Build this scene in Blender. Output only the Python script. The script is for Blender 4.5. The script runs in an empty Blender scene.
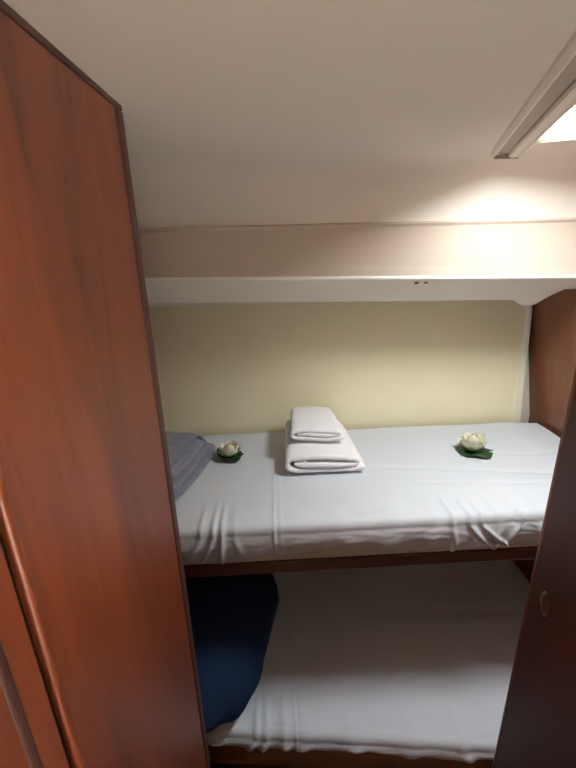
import bpy, bmesh, math, random
from mathutils import Vector, Matrix, noise
random.seed(7)
S = bpy.context.scene
COL = S.collection
R = math.radians

# ---------------------------------------------------------------- camera
cam_d = bpy.data.cameras.new('camera'); cam = bpy.data.objects.new('camera', cam_d); COL.objects.link(cam)
cam_d.sensor_fit = 'VERTICAL'; cam_d.sensor_height = 36; cam_d.lens = 400 / 768 * 36
cam_d.clip_start = 0.02
cam.matrix_world = Matrix.Translation((0, 0, 1.75)) @ Matrix.Rotation(R(90 - 18.4), 4, 'X') @ Matrix.Rotation(R(-1.573), 4, 'Z')
S.camera = cam
# ---------------------------------------------------------------- world (dim daylight of the saloon behind)
w = bpy.data.worlds.new('world'); S.world = w; w.use_nodes = True
w.node_tree.nodes['Background'].inputs[0].default_value = (1.0, 0.86, 0.72, 1)
w.node_tree.nodes['Background'].inputs[1].default_value = 0.03
# ---------------------------------------------------------------- daylight in the roof hatch
HA = Vector((.560, 1.190, 0)); E1 = Vector((math.sin(R(18.3)), math.cos(R(18.3)), 0)); E2 = Vector((math.cos(R(18.3)), -math.sin(R(18.3)), 0))
def hatch(s, t, z): return HA + E1 * s + E2 * t + Vector((0, 0, z))
ld = bpy.data.lights.new('hatch_daylight', 'AREA'); ld.shape = 'RECTANGLE'; ld.size = .22; ld.size_y = .22
ld.energy = 12.2; ld.color = (.94, .99, 1.0)
lo = bpy.data.objects.new('hatch_daylight', ld); COL.objects.link(lo)
lo.location = hatch(-.25, .20, 2.052); lo.rotation_euler = (0, 0, R(-18.3))
# added fill lamp, unseen behind the camera, aimed at the added worktop there
l2 = bpy.data.lights.new('bounce_fill', 'AREA'); l2.shape = 'RECTANGLE'; l2.size = .5; l2.size_y = .35; l2.energy = 46; l2.spread = R(40); l2.color = (1.0, .93, .84)
lo2 = bpy.data.objects.new('bounce_fill', l2); COL.objects.link(lo2); lo2.location = (.30, -.62, 1.97)
S.view_settings.view_transform = 'Standard'; S.view_settings.look = 'None'
S.view_settings.exposure = 0.28; S.view_settings.gamma = 1; S.view_settings.use_curve_mapping = False

# ---------------------------------------------------------------- materials
def mat(name, col, rough=.6, spec=.5, bump=0, bscale=200, coat=0, mottle=0, mscale=6, col2=None, sheen=0):
    m = bpy.data.materials.new(name); m.use_nodes = True
    nt = m.node_tree; b = nt.nodes['Principled BSDF']
    b.inputs['Base Color'].default_value = (*col, 1); b.inputs['Roughness'].default_value = rough
    b.inputs['Specular IOR Level'].default_value = spec
    if coat: b.inputs['Coat Weight'].default_value = coat; b.inputs['Coat Roughness'].default_value = .12
    if sheen: b.inputs['Sheen Weight'].default_value = sheen
    tc = nt.nodes.new('ShaderNodeTexCoord')
    if mottle:
        n = nt.nodes.new('ShaderNodeTexNoise'); n.inputs['Scale'].default_value = mscale; n.inputs['Detail'].default_value = 5
        r = nt.nodes.new('ShaderNodeValToRGB'); c2 = col2 or tuple(c * (1 - mottle) for c in col)
        r.color_ramp.elements[0].position = .35; r.color_ramp.elements[1].position = .65
        r.color_ramp.elements[0].color = (*c2, 1); r.color_ramp.elements[1].color = (*col, 1)
        nt.links.new(tc.outputs['Object'], n.inputs['Vector']); nt.links.new(n.outputs['Fac'], r.inputs['Fac'])
        nt.links.new(r.outputs['Color'], b.inputs['Base Color'])
    if bump:
        n = nt.nodes.new('ShaderNodeTexNoise'); n.inputs['Scale'].default_value = bscale; n.inputs['Detail'].default_value = 3
        bm_ = nt.nodes.new('ShaderNodeBump'); bm_.inputs['Strength'].default_value = bump; bm_.inputs['Distance'].default_value = .002
        nt.links.new(tc.outputs['Object'], n.inputs['Vector']); nt.links.new(n.outputs['Fac'], bm_.inputs['Height'])
        nt.links.new(bm_.outputs['Normal'], b.inputs['Normal'])
    return m

def wood(name, dark, light, rough=.3, axis='Z', coat=.35):
    """varnished cherry: long grain streaks plus a cathedral figure"""
    m = bpy.data.materials.new(name); m.use_nodes = True
    nt = m.node_tree; b = nt.nodes['Principled BSDF']; L = nt.links
    tc = nt.nodes.new('ShaderNodeTexCoord'); mp = nt.nodes.new('ShaderNodeMapping')
    sc = {'Z': (9, 9, .9), 'X': (.9, 9, 9), 'Y': (9, .9, 9)}[axis]
    mp.inputs['Scale'].default_value = sc
    L.new(tc.outputs['Object'], mp.inputs['Vector'])
    n1 = nt.nodes.new('ShaderNodeTexNoise'); n1.inputs['Scale'].default_value = 1.1; n1.inputs['Detail'].default_value = 3; n1.inputs['Distortion'].default_value = .8
    L.new(mp.outputs[0], n1.inputs['Vector'])
    mul = nt.nodes.new('ShaderNodeMath'); mul.operation = 'MULTIPLY'; mul.inputs[1].default_value = 34
    L.new(n1.outputs['Fac'], mul.inputs[0])
    sn = nt.nodes.new('ShaderNodeMath'); sn.operation = 'SINE'; L.new(mul.outputs[0], sn.inputs[0])
    n2 = nt.nodes.new('ShaderNodeTexNoise'); n2.inputs['Scale'].default_value = 14; n2.inputs['Detail'].default_value = 6
    L.new(mp.outputs[0], n2.inputs['Vector'])
    a = nt.nodes.new('ShaderNodeMath'); a.operation = 'MULTIPLY_ADD'; a.inputs[1].default_value = .025
    L.new(sn.outputs[0], a.inputs[0]); L.new(n1.outputs['Fac'], a.inputs[2])
    a2 = nt.nodes.new('ShaderNodeMath'); a2.operation = 'MULTIPLY_ADD'; a2.inputs[1].default_value = .22
    L.new(n2.outputs['Fac'], a2.inputs[0]); L.new(a.outputs[0], a2.inputs[2])
    r = nt.nodes.new('ShaderNodeValToRGB'); r.color_ramp.elements[0].position = .34; r.color_ramp.elements[1].position = .90
    r.color_ramp.elements[0].color = (*dark, 1); r.color_ramp.elements[1].color = (*light, 1)
    L.new(a2.outputs[0], r.inputs['Fac']); L.new(r.outputs['Color'], b.inputs['Base Color'])
    b.inputs['Roughness'].default_value = rough; b.inputs['Coat Weight'].default_value = coat; b.inputs['Coat Roughness'].default_value = .25
    return m

M = dict(
    wood=wood('cherry_veneer', (.085, .017, .005), (.275, .060, .015), rough=.44, coat=.03),
    wood_side=wood('cherry_side_panel', (.13, .034, .012), (.25, .075, .028), rough=.4),
    wood_dark=wood('dark_cherry_edge', (.035, .010, .006), (.075, .020, .012), rough=.6, coat=0),
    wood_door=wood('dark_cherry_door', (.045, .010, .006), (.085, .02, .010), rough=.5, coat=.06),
    wood_rail=wood('cherry_rail', (.05, .011, .006), (.10, .024, .012), rough=.35, axis='X'),
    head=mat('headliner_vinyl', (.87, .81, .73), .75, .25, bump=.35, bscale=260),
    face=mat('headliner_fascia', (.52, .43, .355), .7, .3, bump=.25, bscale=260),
    gel=mat('moulded_gelcoat', (.93, .90, .82), .4, .45, mottle=.03),
    back=mat('cream_liner', (.94, .87, .61), .55, .35, bump=.15, bscale=120, mottle=.03, mscale=5),
    back_edge=mat('cream_piping', (.78, .76, .62), .5),
    sheet=mat('white_cotton', (.65, .68, .725), .85, .2, bump=.3, bscale=500),
    sheet2=mat('lower_white_cotton', (.74, .79, .87), .85, .2, bump=.3, bscale=500),
    foam=mat('mattress_foam', (.6, .57, .5), .9),
    towel=mat('white_terry', (.92, .91, .92), .95, .1, bump=1.0, bscale=170, sheen=.3),
    fleece=mat('grey_blue_fleece', (.27, .28, .35), .95, .1, bump=.9, bscale=350, mottle=.25, mscale=40, sheen=.4),
    navy=mat('navy_cloth', (.012, .028, .075), .9, .15, bump=.5, bscale=200),
    petal=mat('cream_petal', (.92, .89, .72), .6, .3, mottle=.1, mscale=60, col2=(.88, .85, .62)),
    sepal=mat('pale_green_sepal', (.30, .42, .12), .6),
    pad=mat('dark_green_leaf', (.025, .075, .022), .5, .5, mottle=.5, mscale=60),
    hatch_lip=mat('hatch_trim_beige', (.84, .75, .65), .45, .4),
    groove=mat('hatch_groove_shade', (.40, .33, .27), .6),  # recess shade of the blind track put into a darker beige
    shaft=mat('hatch_shaft_white', (.72, .67, .52), .5),
    dark=mat('dark_gap', (.02, .015, .012), .8),
    brass=mat('aged_brass', (.16, .08, .045), .4, .5),
    steel=mat('screw_dark', (.08, .07, .06), .4),
    floor=wood('sole_boards', (.06, .03, .015), (.16, .08, .04), axis='Y'),
    wall=mat('cabin_white', (.68, .62, .54), .6),
    mark=mat('dried_glue', (.95, .93, .85), .25),
)
M['brass'].node_tree.nodes['Principled BSDF'].inputs['Metallic'].default_value = .6
g = bpy.data.materials.new('hatch_acrylic'); g.use_nodes = True
nt = g.node_tree; nt.nodes.clear(); o_ = nt.nodes.new('ShaderNodeOutputMaterial'); mx = nt.nodes.new('ShaderNodeMixShader')
tr = nt.nodes.new('ShaderNodeBsdfTransparent'); gl = nt.nodes.new('ShaderNodeBsdfGlossy'); gl.inputs['Roughness'].default_value = .1
mx.inputs[0].default_value = .06; nt.links.new(tr.outputs[0], mx.inputs[1]); nt.links.new(gl.outputs[0], mx.inputs[2]); nt.links.new(mx.outputs[0], o_.inputs[0])
M['glass'] = g

# ---------------------------------------------------------------- helpers
def link(name, bm, m, parent=None, smooth=False, loc=None):
    me = bpy.data.meshes.new(name); bmesh.ops.recalc_face_normals(bm, faces=bm.faces) if smooth != 'keep' else None
    bm.to_mesh(me); bm.free()
    if smooth:
        for p in me.polygons: p.use_smooth = True
    me.materials.append(M[m])
    o = bpy.data.objects.new(name, me); COL.objects.link(o)
    if parent: o.parent = parent
    if loc is not None: o.location = loc
    return o
def tag(o, label, cat, group=None, kind=None):
    o['label'] = label; o['category'] = cat
    if group: o['group'] = group
    if kind: o['kind'] = kind
    return o
def struct(o, label=None, cat=None):
    o['kind'] = 'structure'
    if label: o['label'] = label
    if cat: o['category'] = cat
    return o
def empty(name, loc=(0, 0, 0), rz=0):
    o = bpy.data.objects.new(name, None); COL.objects.link(o); o.location = loc; o.rotation_euler = (0, 0, rz); o.empty_display_size = .05
    return o
def box(bm, x0, x1, y0, y1, z0, z1, bev=0, xf=None):
    vs = [bm.verts.new((x, y, z)) for x in (x0, x1) for y in (y0, y1) for z in (z0, z1)]
    q = [(0, 1, 3, 2), (4, 6, 7, 5), (0, 4, 5, 1), (2, 3, 7, 6), (0, 2, 6, 4), (1, 5, 7, 3)]
    fs = [bm.faces.new([vs[i] for i in f]) for f in q]
    if xf:
        for v in vs: v.co = xf(v.co)
    if bev:
        bmesh.ops.bevel(bm, geom=list({e for f in fs for e in f.edges}), offset=bev, segments=3, affect='EDGES', profile=.5)
def boxo(name, dims, m, parent=None, bev=.002, xf=None):
    bm = bmesh.new(); box(bm, *dims, bev=bev, xf=xf); return link(name, bm, m, parent)
def grid(bm, nu, nv, fn, closeu=False):
    g_ = [[bm.verts.new(fn(i / (nu if closeu else nu - 1), j / (nv - 1))) for j in range(nv)] for i in range(nu)]
    for i in range(nu if closeu else nu - 1):
        for j in range(nv - 1):
            bm.faces.new((g_[i][j], g_[(i + 1) % nu][j], g_[(i + 1) % nu][j + 1], g_[i][j + 1]))
    return g_
def extrude_profile(bm, pts, a, b, place):
    """closed profile pts [(p,q)] swept between a and b; place(s,p,q)->Vector"""
    A = [bm.verts.new(place(a, p, q)) for p, q in pts]; B = [bm.verts.new(place(b, p, q)) for p, q in pts]
    n = len(pts)
    for i in range(n): bm.faces.new((A[i], A[(i + 1) % n], B[(i + 1) % n], B[i]))
    bm.faces.new(A); bm.faces.new(B[::-1])
def sm(a, b, t):
    t = max(0, min(1, (t - a) / (b - a))); return t * t * (3 - 2 * t)
def gs(x, c, w_): return math.exp(-((x - c) / w_) ** 2)
def nz(x, y, z=0): return noise.noise(Vector((x, y, z)))

# ---------------------------------------------------------------- room shell
XL, XR, YB, YN = -.80, 1.119, 1.66, -.95
struct(boxo('floor', (XL - .6, XR + .1, YN, YB, -.05, 0), 'floor', bev=0), 'dark wooden cabin sole under the bunks', 'floor')
# headliner: flat, curling down to the crease above the bunk
prof = [(YN, 1.98), (0, 1.98), (.6, 1.98), (1.09, 1.98), (1.15, 1.977), (1.185, 1.964), (1.215, 1.940), (1.240, 1.90), (1.257, 1.86), (1.268, 1.820)]
bm = bmesh.new(); xs = [XL - .6 + i * (XR + .25 - XL + .6) / 8 for i in range(9)]
def sm(a, b, t):
    t = max(0, min(1, (t - a) / (b - a))); return t * t * (3 - 2 * t)
rows = [[bm.verts.new((x, y + .036 * (x + .3) * sm(.9, 1.2, y), z)) for x in xs] for y, z in prof]
for i in range(len(prof) - 1):
    for j in range(8): bm.faces.new((rows[i][j], rows[i][j + 1], rows[i + 1][j + 1], rows[i + 1][j]))
OS0, OS1, OT0, OT1 = -.44, -.078, .070, .36
for co, no in ((hatch(OS0, 0, 0), E1), (hatch(OS1, 0, 0), E1), (hatch(0, OT0, 0), E2), (hatch(0, OT1, 0), E2)):
    bmesh.ops.bisect_plane(bm, geom=bm.verts[:] + bm.edges[:] + bm.faces[:], plane_co=co, plane_no=no)
kill = []
for f in bm.faces:
    d = f.calc_center_median() - HA; d.z = 0
    if OS0 < d.dot(E1) < OS1 and OT0 < d.dot(E2) < OT1: kill.append(f)
bmesh.ops.delete(bm, geom=kill, context='FACES')
ceil = struct(link('ceiling', bm, 'head', smooth=True), 'beige vinyl headliner above the bunks', 'ceiling')

# fascia below the crease (vertical padded face) with a small welt at the crease
def fasc(s, p, q): return Vector((s, p, q))
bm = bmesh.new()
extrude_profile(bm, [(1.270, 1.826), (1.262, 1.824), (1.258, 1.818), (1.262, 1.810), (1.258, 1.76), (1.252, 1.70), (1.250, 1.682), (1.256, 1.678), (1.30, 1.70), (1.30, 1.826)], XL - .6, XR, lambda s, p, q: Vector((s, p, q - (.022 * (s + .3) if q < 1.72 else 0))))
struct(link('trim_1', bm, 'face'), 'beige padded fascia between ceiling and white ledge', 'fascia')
# white moulded ledge under the fascia, with the flared bracket at the right wall
def ledge_drop(x):  # shape of the lower lip along the wall: dips as a bracket then sweeps up
    return -.020 * sm(.835, .878, x) + .056 * sm(.915, .975, x)
bm = bmesh.new()
def ledge(u, v):
    x = (XL - .6) + u * (XR - XL + .6)
    if u > .5: pass
    d = ledge_drop(x); tilt_ = -.022 * (x + .3)
    if v < .12:
        k = v / .12; y = 1.262 - .014 * k; z = 1.684 - .008 * k
    elif v < .8:
        k = (v - .12) / .68; y = 1.248 + .204 * k; z = 1.676 - (.088 * k ** .9) + d * k * k
    elif v < .92:
        k = (v - .8) / .12; y = 1.452 + .010 * math.sin(k * math.pi / 2); z = 1.588 - .006 * math.sin(k * math.pi) + d + .006 * k
    else:
        k = (v - .92) / .08; y = 1.462 + .05 * k; z = 1.594 + .03 * k + d
    return Vector((x, y, z + tilt_ + (.006 if v < .12 else 0) * 0))
xs_n = 220
grid(bm, xs_n, 40, ledge)
lw = struct(link('trim_2', bm, 'gel', smooth=True), 'white moulded ledge running above the back panel', 'ledge')
s_ = lw.modifiers.new('solid', 'SOLIDIFY'); s_.thickness = .004; s_.offset = -1

# back liner panel: rounded corner at the upper right, rolled pale edge
PX1 = 1.118; PT = 1.580
def panel_outline(inset):
    x1 = PX1 - inset; t = PT - inset; r_ = .085 - inset * .5
    pts = [(XL, .02), (x1, .02)]
    for k in range(0, 11):
        a = k / 10 * math.pi / 2
        # the edge leans inwards as it climbs
        pts.append((x1 - .0 - r_ + r_ * math.cos(a), t - r_ + r_ * math.sin(a)))
    pts.append((XL, t))
    return pts
def lean(x, z): return x - (.180 * max(0, (z - 1.0)) if x > .8 else 0)
bm = bmesh.new()
po = panel_outline(.03)
fr = [bm.verts.new((lean(p, q), 1.625, q)) for p, q in po]; bk = [bm.verts.new((lean(p, q), 1.655, q)) for p, q in po]
bm.faces.new(fr)
for i in range(len(po)): bm.faces.new((fr[i], fr[(i + 1) % len(po)], bk[(i + 1) % len(po)], bk[i]))
wb = struct(link('wall_back', bm, 'back'), 'cream liner panel behind the upper bunk', 'wall')
bm = bmesh.new()
pi_, pm, pe = panel_outline(.030), panel_outline(.017), panel_outline(0)
lines = [[(lean(p, q), 1.6255, q) for p, q in pi_], [(lean(p, q), 1.612, q) for p, q in pm], [(lean(p, q), 1.612, q) for p, q in panel_outline(.008)], [(lean(p, q), 1.624, q) for p, q in pe], [(lean(p, q), 1.655, q) for p, q in pe]]
vv = [[bm.verts.new(c) for c in ln[1:]] for ln in lines]
for a, b in zip(vv, vv[1:]):
    for i in range(len(a) - 1): bm.faces.new((a[i], a[i + 1], b[i + 1], b[i]))
link('panel_edge_piping', bm, 'back_edge', wb, smooth=True)
struct(boxo('wall_back.001', (XL - .6, XR + .1, 1.656, 1.70, 0, 2.0), 'wall', bev=0), 'hull side behind the cream liner panel', 'wall')
# dried glue traces on the liner
gm = []
bm = bmesh.new()
for (cx, cz, a, l, w_) in ((.125, 1.222, 0, .024, .005), (.115, 1.196, 80, .028, .004), (.134, 1.190, 95, .024, .004), (.126, 1.208, 10, .018, .004)):
    ca, sa = math.cos(R(a)), math.sin(R(a))
    box(bm, -l / 2, l / 2, 1.6235, 1.6252, -w_ / 2, w_ / 2, bev=.0006, xf=lambda c: Vector((cx + c.x * ca - c.z * sa, c.y, cz + c.x * sa + c.z * ca)))
link('glue_mark', bm, 'mark', wb)
bm = bmesh.new()
for k in range(7):
    a0 = k / 7; px = .262 - .035 * a0 * a0 * 1.2 + .03; pz = 1.192 - .022 * a0
    box(bm, px - .022 - .004, px - .022 + .004, 1.6237, 1.6252, pz - .0022, pz + .0022, bev=.0006)
link('glue_mark', bm, 'mark', wb)

# side walls
bm = bmesh.new()
extrude_profile(bm, [(XR, 0), (XR, 1.0), (XR - .180 * .98, 1.98), (XR + .03, 1.98), (XR + .03, 0)], -.2, 1.655, lambda s, p, q: Vector((p, s, q)))
struct(link('wall_right', bm, 'wood_side'), 'cherry side panel at the foot of the upper bunk', 'wall')
struct(boxo('wall_left.001', (XL - .03, XL, .80, 1.655, 0, 1.98), 'wood', bev=0), 'cherry bulkhead at the hidden left end of the bunks', 'wall')
struct(boxo('wall_left.002', (XL - .03, -.292, .742, .758, 0, 1.98), 'wood', bev=0), 'cherry return panel behind the left partition', 'wall')

# left cherry partition
wl = struct(boxo('wall_left', (-.285, -.26, .316, .7345, 0, 1.972), 'wood', bev=.0015), 'tall glossy cherry partition on the left', 'wall')
boxo('edge_trim', (-.288, -.2565, .735, .762, 0, 1.9722), 'wood_dark', wl, bev=.004)
boxo('top_trim', (-.288, -.2575, -.6, .762, 1.9725, 1.985), 'wood_dark', wl, bev=.002)
# bead along the partition's near edge
bm = bmesh.new()
grid(bm, 10, 60, lambda u, v: Vector((-.2605 + .0045 * math.cos(u * 2 * math.pi), .312 + .006 * math.sin(u * 2 * math.pi), v * 1.972)), closeu=True)
link('corner_bead', bm, 'wood', wl, smooth=True)
d1 = struct(boxo('door_1', (-.288, -.263, -.55, .302, .02, 1.968), 'wood', bev=.004), 'cherry cupboard door beside the left partition', 'door')
bm = bmesh.new()
grid(bm, 12, 40, lambda u, v: Vector((-.264 + .0035 * math.cos(u * 2 * math.pi), .262 + .007 * math.sin(u * 2 * math.pi), .10 + v * 1.77)), closeu=True)
link('door_moulding', bm, 'wood_dark', d1, smooth=True)
struct(boxo('trim_3', (-.292, -.275, .302, .316, 0, 1.97), 'dark', bev=0), 'dark gap between cupboard door and partition', 'gap')

# right dark door standing open, seen edge-on
ang = math.atan2(.04, .6)
def dx(c):  # local: x across thickness, y along leaf from free edge towards hinge
    return Vector((.4535 + c.x - math.sin(ang) * c.y, .60 - c.y * math.cos(ang), c.z))
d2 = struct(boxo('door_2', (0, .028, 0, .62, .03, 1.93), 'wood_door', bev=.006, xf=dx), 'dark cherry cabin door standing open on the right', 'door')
boxo('edge_sheen', (-.0012, .010, -.0025, .006, .03, 1.93), 'wood_side', d2, bev=.0018, xf=dx)  # paler strip stands in for the bed's reflection along the rounded edge
bm = bmesh.new()
for (r0, r1, x0, x1) in ((.025, .020, -.0015, -.004), (.020, .017, -.004, -.001), (.017, .0, -.001, -.0005)):
    grid(bm, 32, 2, lambda u, v: dx(Vector((x0 + (x1 - x0) * v, .050 + (r0 + (r1 - r0) * v) * math.cos(u * 2 * math.pi) * .62, 1.140 + (r0 + (r1 - r0) * v) * math.sin(u * 2 * math.pi)))), closeu=True)
link('finger_latch', bm, 'brass', d2, smooth=True)['label'] = 'round brass finger latch'

# added worktop unseen behind the camera, bouncing fill onto the ceiling
wk = empty('reflector_cabinet', (.35, -.65, 0)); tag(wk, 'pale worktop cabinet added unseen behind the camera to bounce light onto the ceiling', 'cabinet')
boxo('reflector_body', (-.45, .45, -.27, .25, 0, .86), 'wood', wk)
boxo('reflector', (-.48, .48, -.29, .28, .861, .90), 'gel', wk, bev=.006)

# ---------------------------------------------------------------- roof hatch
wn = empty('window_1', hatch(0, 0, 1.98)); struct(wn, 'roof hatch with beige blind frame letting in daylight', 'hatch')
def hp(s, p, q): return hatch(s, p, q) - wn.location
def bar(t0, sgn):
    def P(pts): return [(t0 + sgn * p, q) for p, q in pts]
    bm = bmesh.new()
    extrude_profile(bm, P([(-.012, 1.981), (-.009, 1.975), (-.002, 1.969), (.002, 1.969), (.003, 1.981)]), -.86, 0, hp)
    f_ = link('blind_frame', bm, 'hatch_lip', wn)
    bm = bmesh.new()
    extrude_profile(bm, P([(.003, 1.981), (.003, 1.977), (.033, 1.976), (.034, 1.981)]), -.86, -.003, hp)
    link('blind_track', bm, 'groove', f_)
    bm = bmesh.new()
    extrude_profile(bm, P([(.034, 1.981), (.034, 1.972), (.037, 1.967), (.050, 1.964), (.053, 1.966), (.056, 1.966), (.058, 1.963), (.062, 1.966), (.065, 1.974), (.070, 1.978), (.071, 1.981)]), -.86, -.002, hp)
    link('inner_lip', bm, 'hatch_lip', wn)
    bm = bmesh.new()
    extrude_profile(bm, P([(.0, 1.981), (.002, 1.967), (.060, 1.963), (.064, 1.981)]), -.0015, .004, hp)
    link('end_cap', bm, 'groove', wn)
bar(0, 1); bar(.452, -1)
# curved-in white shaft up to the acrylic pane
bm = bmesh.new()
n = 4; rings = []
def rr(s0, s1, t0, t1, r_, z):
    pts = []
    for (cs, ct, a0) in ((s1 - r_, t1 - r_, 0), (s1 - r_, t0 + r_, 270), (s0 + r_, t0 + r_, 180), (s0 + r_, t1 - r_, 90)):
        for k in range(7):
            a = R(a0 + (90 if a0 in (0, 180) else 90) * (k / 6))
            pts.append((cs + r_ * math.cos(a), ct + r_ * math.sin(a)))
    return pts
def ring(ins, z, r_):
    pts = []
    s0, s1, t0, t1 = OS0 + ins, OS1 - ins, OT0 + ins, OT1 - ins
    for (cs, ct, a0) in ((s1 - r_, t1 - r_, 0), (s0 + r_, t1 - r_, 90), (s0 + r_, t0 + r_, 180), (s1 - r_, t0 + r_, 270)):
        for k in range(7):
            a = R(a0 + 90 * k / 6); pts.append(hp(cs + r_ * math.cos(a), ct + r_ * math.sin(a), z))
    return pts
rs = [ring(-.004, 1.981, .004), ring(.0, 1.982, .03), ring(.006, 1.99, .045), ring(.012, 2.01, .055), ring(.014, 2.02, .06), ring(.02, 2.034, .06), ring(.03, 2.037, .06)]
vr = [[bm.verts.new(c) for c in r_] for r_ in rs]
for a, b in zip(vr, vr[1:]):
    for i in range(len(a)): bm.faces.new((a[i], a[(i + 1) % len(a)], b[(i + 1) % len(a)], b[i]))
link('hatch_shaft', bm, 'shaft', wn, smooth=True)
bm = bmesh.new()
a = [bm.verts.new(c) for c in ring(.025, 2.038, .06)]; b = [bm.verts.new(c) for c in ring(.025, 2.045, .06)]
bm.faces.new(a); bm.faces.new(b)
for i in range(len(a)): bm.faces.new((a[i], a[(i + 1) % len(a)], b[(i + 1) % len(a)], b[i]))
link('hatch_pane', bm, 'glass', wn)

# ---------------------------------------------------------------- bunks
def folds(x, u, spec):
    """spec rows: (x at top, x at bottom, width, depth)"""
    return sum(a * gs(x, x0 + (x1 - x0) * u, w_) for x0, x1, w_, a in spec)
def make_mattress(label, x0, x1, yf0, yfs, yb, ztop, drop, base, under, hem, spec, seam, m, slopes, fin=.034):
    yf = yf0
    root = empty('mattress', ((x0 + x1) / 2, (yf + yb) / 2, base)); tag(root, label, 'mattress')
    off = root.location
    boxo('mattress_core', (x0 + .01 - off.x, x1 - .01 - off.x, yf + .02 + max(0, -yfs * 0 + (.11 if yfs else 0)) - off.y, yb - .01 - off.y, 0, ztop - base - .02), 'foam', root, bev=.02)
    bm = bmesh.new(); r_ = .028
    LT = yb - yf - r_; LA = r_ * math.pi / 2; LD = drop - r_; LU = under
    Ltot = LT + LA + LD + LU
    def fn(i, j):
        x = x0 + (x1 - x0) * i; s = j * Ltot
        x += 0
        if s < LT:
            k = s / LT; y = yb - s; z = ztop
            n_ = Vector((0, 0, 1)); front = sm(.74, 1, k)
            h = .004 * nz(x * 3, y * 3, 1) + .0016 * nz(x * 9, y * 16, 5) + .0022 * abs(nz(x * 4 + y * 2.5, y * 9 - x * 3, 9)) * 1.2
            h += front * folds(x, 0, spec) * .5 * front
            # shallow creases sweeping over the right half of the top
            h -= .0055 * gs(y - 1.34 + .10 * (x - .75) ** 1 + .02 * math.sin(x * 9), 0, .010) * sm(.7, .8, x) * slopes
            h -= .005 * gs(y - 1.25 + .16 * (x - .35), 0, .012) * sm(.15, .4, x) * slopes
            h -= .004 * gs(y - 1.15 + .10 * (x - .35), 0, .010) * sm(.3, .5, x) * slopes
            h += .0015 * nz(x * 18 + y * 6, y * 2.5, 3) * sm(.75, 1, k)
            h -= .010 * sm(.06, 0, k) ** 2 + .006 * sm(.93, 1, i)
        elif s < LT + LA:
            a = (s - LT) / r_; y = yf + r_ - r_ * math.sin(a); z = ztop - r_ + r_ * math.cos(a)
            n_ = Vector((0, -math.sin(a), math.cos(a)))
            h = folds(x, 0, spec) * .55 + .0015 * nz(x * 18, s * 10, 3) + .003 * (1 - abs(a / 1.57 - .5) * 2)
        elif s < LT + LA + LD:
            u = (s - LT - LA) / LD; y = yf; z = ztop - r_ - LD * u
            n_ = Vector((0, -1, 0))
            h = folds(x, u, spec) * (.55 + .45 * math.sin(u * 2.4)) + .006 * nz(x * 9, u * 1.5, 3) * u + .0025 * nz(x * 34 + u * 7, u * 3, 8) * (.3 + u) + .0035 * abs(nz(x * 9 - u * 2.5, u * 4 + x * 3, 12))
            h += .010 * math.sin(u * math.pi) ** 1.0 - fin * u * u
            z += hem(x) * u
        else:
            u = (s - LT - LA - LD) / LU; y = yf + fin + LU * u; z = ztop - drop - .002 + .004 * u + hem(x) * (1 - u)
            n_ = Vector((0, 0, 0)); h = 0; y += -.004 * nz(x * 20, 1, 3)
        if seam is not None: h += .0030 * gs(x, seam + .006 * nz(s * 4, 0, 2), .004) + .0012 * gs(x, seam + .016, .006)
        y += yfs * (x - .15) * (1 - sm(.9, 1.4, y))
        return Vector((x, y, z)) + n_ * h - off
    grid(bm, 420, 170, fn)
    link('fitted_sheet', bm, m, root, smooth=True)
    return root
# upper bunk: wooden base board with a front rail
ub = empty('bunk_base', (.15, 1.3, .835)); tag(ub, 'cherry base board with front rail carrying the upper bunk mattress', 'bunk')
def rel(d, o): return (d[0] - o.x, d[1] - o.x, d[2] - o.y, d[3] - o.y, d[4] - o.z, d[5] - o.z)
boxo('base_board', rel((XL + .003, XR - .003, 1.0165, 1.60, .828, .850), ub.location), 'wood_rail', ub)
boxo('front_rail', rel((XL + .003, XR - .003, 1.0 - .022, .996, .806, .850), ub.location), 'wood_rail', ub, bev=.005)
boxo('front_rail', rel((XL + .003, XR - .003, .9965, 1.015, .790, .8275), ub.location), 'wood_dark', ub, bev=.003)
up_spec = [(-.225, -.235, .007, .013), (-.25, -.30, .007, .011), (-.19, -.16, .010, .004), (-.285, -.35, .009, .010),
           (.12, .16, .03, .005), (.28, .24, .03, .006), (.50, .60, .008, .012), (.535, .66, .007, .012), (.45, .47, .008, .010), (.585, .585, .010, .010),
           (.40, .36, .02, .007), (.65, .60, .008, .010), (.70, .75, .014, .009), (.76, .72, .01, .007)]
def up_hem(x): return .006 * math.sin(x * 9 + .5) + .006 * nz(x * 6, 0, 0) - .008 * gs(x, .52, .08) - .004 * gs(x, -.25, .08)
make_mattress('white sheeted upper mattress with the towels, both flowers and grey blanket on it', XL + .006, XR - .018, .952, 0, 1.600, 1.0, .134, .851, .02, up_hem, up_spec, -.072, 'sheet', 1)
# lower bunk
lb = empty('bunk_base', (.15, 1.2, 0)); tag(lb, 'wooden plinth under the lower bunk mattress, close to the cabin sole', 'bunk')
boxo('front_board', rel((XL + .003, XR - .003, .990, 1.005, 0, .148), lb.location), 'wood_rail', lb, bev=.003)
boxo('base_board', rel((XL + .003, XR - .003, 1.006, 1.60, .130, .148), lb.location), 'wood_rail', lb)
bm = bmesh.new()
extrude_profile(bm, [(XL + .01, .88 + .11 * (.15 - XL)), (XR - .02, .88 - .11 * (XR - .15)), (XR - .02, .895 - .11 * (XR - .15)), (XL + .01, .895 + .11 * (.15 - XL))], .02, .150, lambda s, p, q: Vector((p, q, s)) - lb.location)
link('fascia_board', bm, 'wood_side', lb)
lo_spec = [(-.13, -.15, .012, .012), (-.16, -.20, .012, .012), (-.07, -.06, .016, .010), (.0, -.02, .02, .008), (.15, .17, .03, .008), (.35, .33, .03, .008), (.5, .53, .02, .010), (-.3, -.3, .03, .01)]
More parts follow.
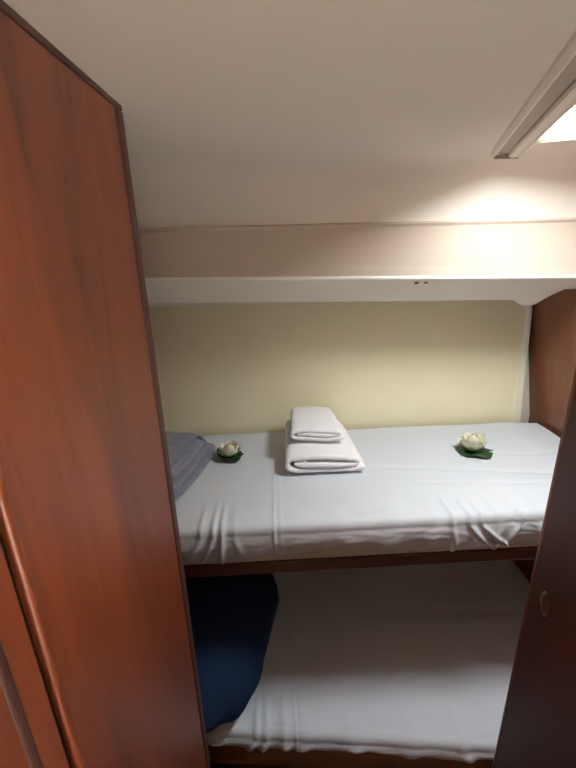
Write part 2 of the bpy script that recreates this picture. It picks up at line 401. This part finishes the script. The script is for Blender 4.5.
def lo_hem(x): return .012 * nz(x * 8, 0, 4) + .008 * math.sin(x * 11)
make_mattress('shadowed white sheeted lower mattress below the upper bunk rail', XL + .006, XR - .018, .845, -.11, 1.600, .25, .080, .152, .02, lo_hem, lo_spec, -.03, 'sheet2', .4, .02)

# ---------------------------------------------------------------- folded towels and blanket
def folded(name, W, Hh, D, turns, th, m, seed, jitter=.0025, taper=0, sag=0, slack=0, stag=0):
    """cloth wound flat: a squashed spiral strip (cross-section x/z) swept along y from 0 to D"""
    pts = []
    N = int(46 * turns)
    pitch = (Hh - th) / 2 / (turns + .0)
    for k in range(N + 1):
        t = k / N * turns; a = t * 2 * math.pi + math.pi * .0
        rz_ = (Hh - th) / 2 - pitch * t * 1.02; rx_ = (W - th) / 2 - pitch * t * 1.3
        if rz_ < 0: rz_ = 0
        ca, sa = math.cos(-a - math.pi * .12), math.sin(-a - math.pi * .12)
        e = .42
        x = rx_ * (abs(ca) ** .62) * (1 if ca >= 0 else -1); z = rz_ * (abs(sa) ** e if abs(sa) > 1e-6 else 0) * (1 if sa >= 0 else -1)
        pts.append((x, z))
    # even out
    P = [Vector((p[0], 0, p[1])) for p in pts]
    for it in range(3): P = [P[0]] + [(P[i - 1] + P[i] * 2 + P[i + 1]) / 4 for i in range(1, len(P) - 1)] + [P[-1]]
    nr = []
    for i in range(len(P)):
        d = (P[min(i + 1, len(P) - 1)] - P[max(i - 1, 0)]).normalized(); nr.append(Vector((-d.z, 0, d.x)))
    loop = [(P[i] + nr[i] * th * .46, i) for i in range(len(P))] + [(P[-1] + (P[-1] - P[-2]).normalized() * th * .4, len(P) - 1)] + [(P[i] - nr[i] * th * .46, i) for i in range(len(P) - 1, -1, -1)] + [(P[0] - (P[1] - P[0]).normalized() * th * .4, 0)]
    bm = bmesh.new(); nv = 22; cols = []
    for j in range(nv):
        v = j / (nv - 1); ring_ = []
        for c, i in loop:
            y = v * D
            f_ = i / len(P)
            y0 = .010 * nz(f_ * 6, 0, seed) * (1 - v) + (.004 if v == 0 else 0)
            y0 += stag * (c.z / Hh + .5) * (1 - v)
            sc = 1 - taper * v
            q = Vector((c.x * sc, y + y0, c.z))
            q += Vector((nz(c.x * 30, y * 14, seed), 0, nz(c.x * 16, y * 14, seed + 5) * 1.4)) * jitter
            hz = (c.z + Hh / 2) / Hh
            q.z -= sag * hz * (abs(v * 2 - 1) ** 3) + slack * hz * max(0, c.x / (W / 2))
            q.z = max(q.z, -Hh / 2 + .0005 + (.0 if c.z < -Hh / 2 + th * .3 else 0))
            ring_.append(bm.verts.new(q + Vector((0, 0, Hh / 2))))
        cols.append(ring_)
    n = len(loop)
    for j in range(nv - 1):
        for i in range(n): bm.faces.new((cols[j][i], cols[j][(i + 1) % n], cols[j + 1][(i + 1) % n], cols[j + 1][i]))
    # strip end faces (front and back), quads between the two sides of the cloth
    K = len(P)
    for row in (cols[0], cols[-1]):
        for i in range(K - 1): bm.faces.new((row[i], row[i + 1], row[2 * K - 1 - i], row[2 * K - i]))
        bm.faces.new((row[K - 1], row[K], row[K + 1])); bm.faces.new((row[2 * K], row[2 * K + 1], row[0]))
    o = link(name, bm, m, smooth=True)
    sb = o.modifiers.new('sub', 'SUBSURF'); sb.levels = 1; sb.render_levels = 1
    return o
t1 = folded('bath_towel', .312, .098, .34, 1.6, .021, 'towel', 3, taper=.10, sag=.008, slack=.012)
t1.location = (.121, 1.222, 1.0040); t1.rotation_euler = (0, 0, R(2))
tag(t1, 'larger folded white towel lying on the sheet under the smaller one', 'towel', 'folded white towels')
t2 = folded('bath_towel', .222, .070, .24, 1.45, .017, 'towel', 11, taper=.12, sag=.012, slack=.004)
t2.location = (.100, 1.300, 1.092); t2.rotation_euler = (R(0), 0, R(1))
tag(t2, 'smaller rolled white towel on top of the larger folded towel', 'towel', 'folded white towels')
bl = folded('blanket', .42, .108, .40, 2.3, .0155, 'fleece', 21, jitter=.006, sag=.01, slack=.0, stag=.11)
bl.rotation_euler = (0, 0, R(80)); bl.location = (-.305, 1.245, 1.004)
tag(bl, 'grey blue fleece blanket folded at the left end of the upper bunk', 'blanket')

# ---------------------------------------------------------------- navy bundle on the lower bunk
bm = bmesh.new()
def nb(u, v):
    a = u * 2 * math.pi; ph = v * math.pi
    ex = lambda c, e: (abs(c) ** e) * (1 if c >= 0 else -1)
    x = .26 * ex(math.cos(a), .8) * ex(math.sin(ph), .7); y = .40 * ex(math.sin(a), .62) * ex(math.sin(ph), .7); z = .115 * ex(-math.cos(ph), .8)
    h = 1 + .14 * nz(x * 7, y * 5, z * 7 + 2) + .05 * nz(x * 20, y * 9, z * 14) - .05 * abs(nz(x * 9, y * 14, 4))
    x *= h; y *= h; z *= h
    x += -.09 * (y < 0) * (y / .40) ** 2 + .0
    if z < -.105: z = -.105
    return Vector((x, y, z + .105))
grid(bm, 72, 40, nb, closeu=True); bmesh.ops.remove_doubles(bm, verts=bm.verts, dist=.0005)
nv_ = link('blanket', bm, 'navy', smooth=True); nv_.location = (-.345, 1.185, .262)
tag(nv_, 'dark navy blue bedding bundle at the left end of the lower bunk', 'blanket')

# ---------------------------------------------------------------- artificial water lilies
def petal_mesh(L_, W_, curl, name, m):
    bm = bmesh.new()
    def fn(u, v):
        w_ = W_ * math.sin(math.pi * min(1, (v * .92 + .06))) ** .7 * (1 - .25 * v)
        x = (u - .5) * w_; y = L_ * math.sin(v * curl) / curl; z = L_ * (1 - math.cos(v * curl)) / curl
        z += .9 * x * x / max(W_, 1e-4)
        return Vector((x, y, z))
    grid(bm, 7, 10, fn)
    me = bpy.data.meshes.new(name); bm.to_mesh(me); bm.free(); me.materials.append(M[m])
    for p in me.polygons: p.use_smooth = True
    return me
pet_o = petal_mesh(.036, .021, 1.25, 'petal', 'petal'); pet_i = petal_mesh(.028, .017, 1.2, 'petal', 'petal'); sep = petal_mesh(.030, .022, 1.0, 'sepal', 'sepal')
for me in (pet_o, pet_i, sep): pass
def lily(loc, rz, label, tilt=(0, 0), padoff=(0, 0), pad_r=(.048, .040), cup=0, seed=0, sc=1.0, bloom=1.0):
    rnd = random.Random(seed)
    root = empty('artificial_water_lily', loc, rz); tag(root, label, 'flower', 'artificial water lilies on the sheet'); root.scale = (sc, sc, sc)
    bm = bmesh.new()
    c0 = None
    def fn(u, v):
        a = R(12) + u * R(336); r_ = v
        ed = 1 + .05 * math.sin(5 * a)
        x = padoff[0] + pad_r[0] * r_ * math.cos(a) * ed; y = padoff[1] + pad_r[1] * r_ * math.sin(a) * ed
        z = .0015 + .004 * r_ * r_ * (1 + math.sin(4 * a + seed)) + cup * r_ ** 3 * (1 + .9 * math.cos(a - R(150)))
        return Vector((x, y, z))
    grid(bm, 40, 8, fn)
    p = link('lily_pad', bm, 'pad', root, smooth=True); s__ = p.modifiers.new('t', 'SOLIDIFY'); s__.thickness = .0012; s__.offset = 1
    def put(me, name, n_, r_, z_, el, ph):
        for k in range(n_):
            o = bpy.data.objects.new(name, me); COL.objects.link(o); o.parent = root
            a = ph + k * 2 * math.pi / n_ + rnd.uniform(-.08, .08)
            o.location = (tilt[0] + r_ * -math.sin(a), tilt[1] + r_ * math.cos(a), z_); o.rotation_euler = (el + rnd.uniform(-.08, .08), 0, a)
            s2 = rnd.uniform(.92, 1.06) * bloom; o.scale = (s2, s2, s2)
    put(sep, 'sepal', 5, .002, .003, .12, .3)
    put(pet_o, 'petal', 8, .004, .006, .16, 0)
    put(pet_o, 'petal', 8, .004, .008, .42, .4)
    put(pet_i, 'petal', 8, .004, .010, .62, .1)
    put(pet_i, 'petal', 7, .003, .012, .85, .5)
    put(pet_i, 'petal', 4, .002, .014, 1.05, .2)
    bm = bmesh.new(); bmesh.ops.create_uvsphere(bm, u_segments=14, v_segments=9, radius=.011)
    for v in bm.verts: v.co = Vector((v.co.x + tilt[0], v.co.y + tilt[1], v.co.z * .9 + .017))
    link('flower_centre', bm, 'petal', root, smooth=True)
    return root
lily((-.228, 1.367, 1.0035), R(0), 'water lily with upturned pad left of the towels, near the blue blanket', tilt=(-.002, .006), pad_r=(.042, .040), cup=.012, seed=3, sc=1.15, bloom=1.4)
lily((.700, 1.365, 1.0035), R(-15), 'water lily with flat pad lying alone at the right end of the sheet', tilt=(-.003, .006), padoff=(.004, -.004), pad_r=(.054, .044), cup=.001, seed=8, sc=1.22, bloom=1.6)

# ---------------------------------------------------------------- two small fittings on the ledge
for i, (x, lab) in enumerate(((.414, 'left and larger of two small dark fittings on the white ledge'), (.444, 'right and smaller of two small dark fittings on the white ledge'))):
    bm = bmesh.new(); r_ = .0075 if i == 0 else .006
    bmesh.ops.create_cone(bm, segments=20, radius1=r_, radius2=r_ * .7, depth=.006, cap_ends=True)
    o = link('screw', bm, 'steel'); o.location = (x, 1.2955, 1.6450); o.rotation_euler = (R(-24), 0, 0)
    tag(o, lab, 'screw', 'small dark fittings on the ledge')

# the bunk alcove stands about two degrees off square to the partition
TR = Matrix.Translation((-.3, 1.6, 0)) @ Matrix.Rotation(R(2.06), 4, 'Z') @ Matrix.Translation((.3, -1.6, 0))
for o in list(COL.objects):
    if o.parent is None and o.name.split('.')[0] in ('wall_back', 'wall_right', 'trim_1', 'trim_2', 'bunk_base', 'mattress'):
        o.matrix_world = TR @ o.matrix_basis
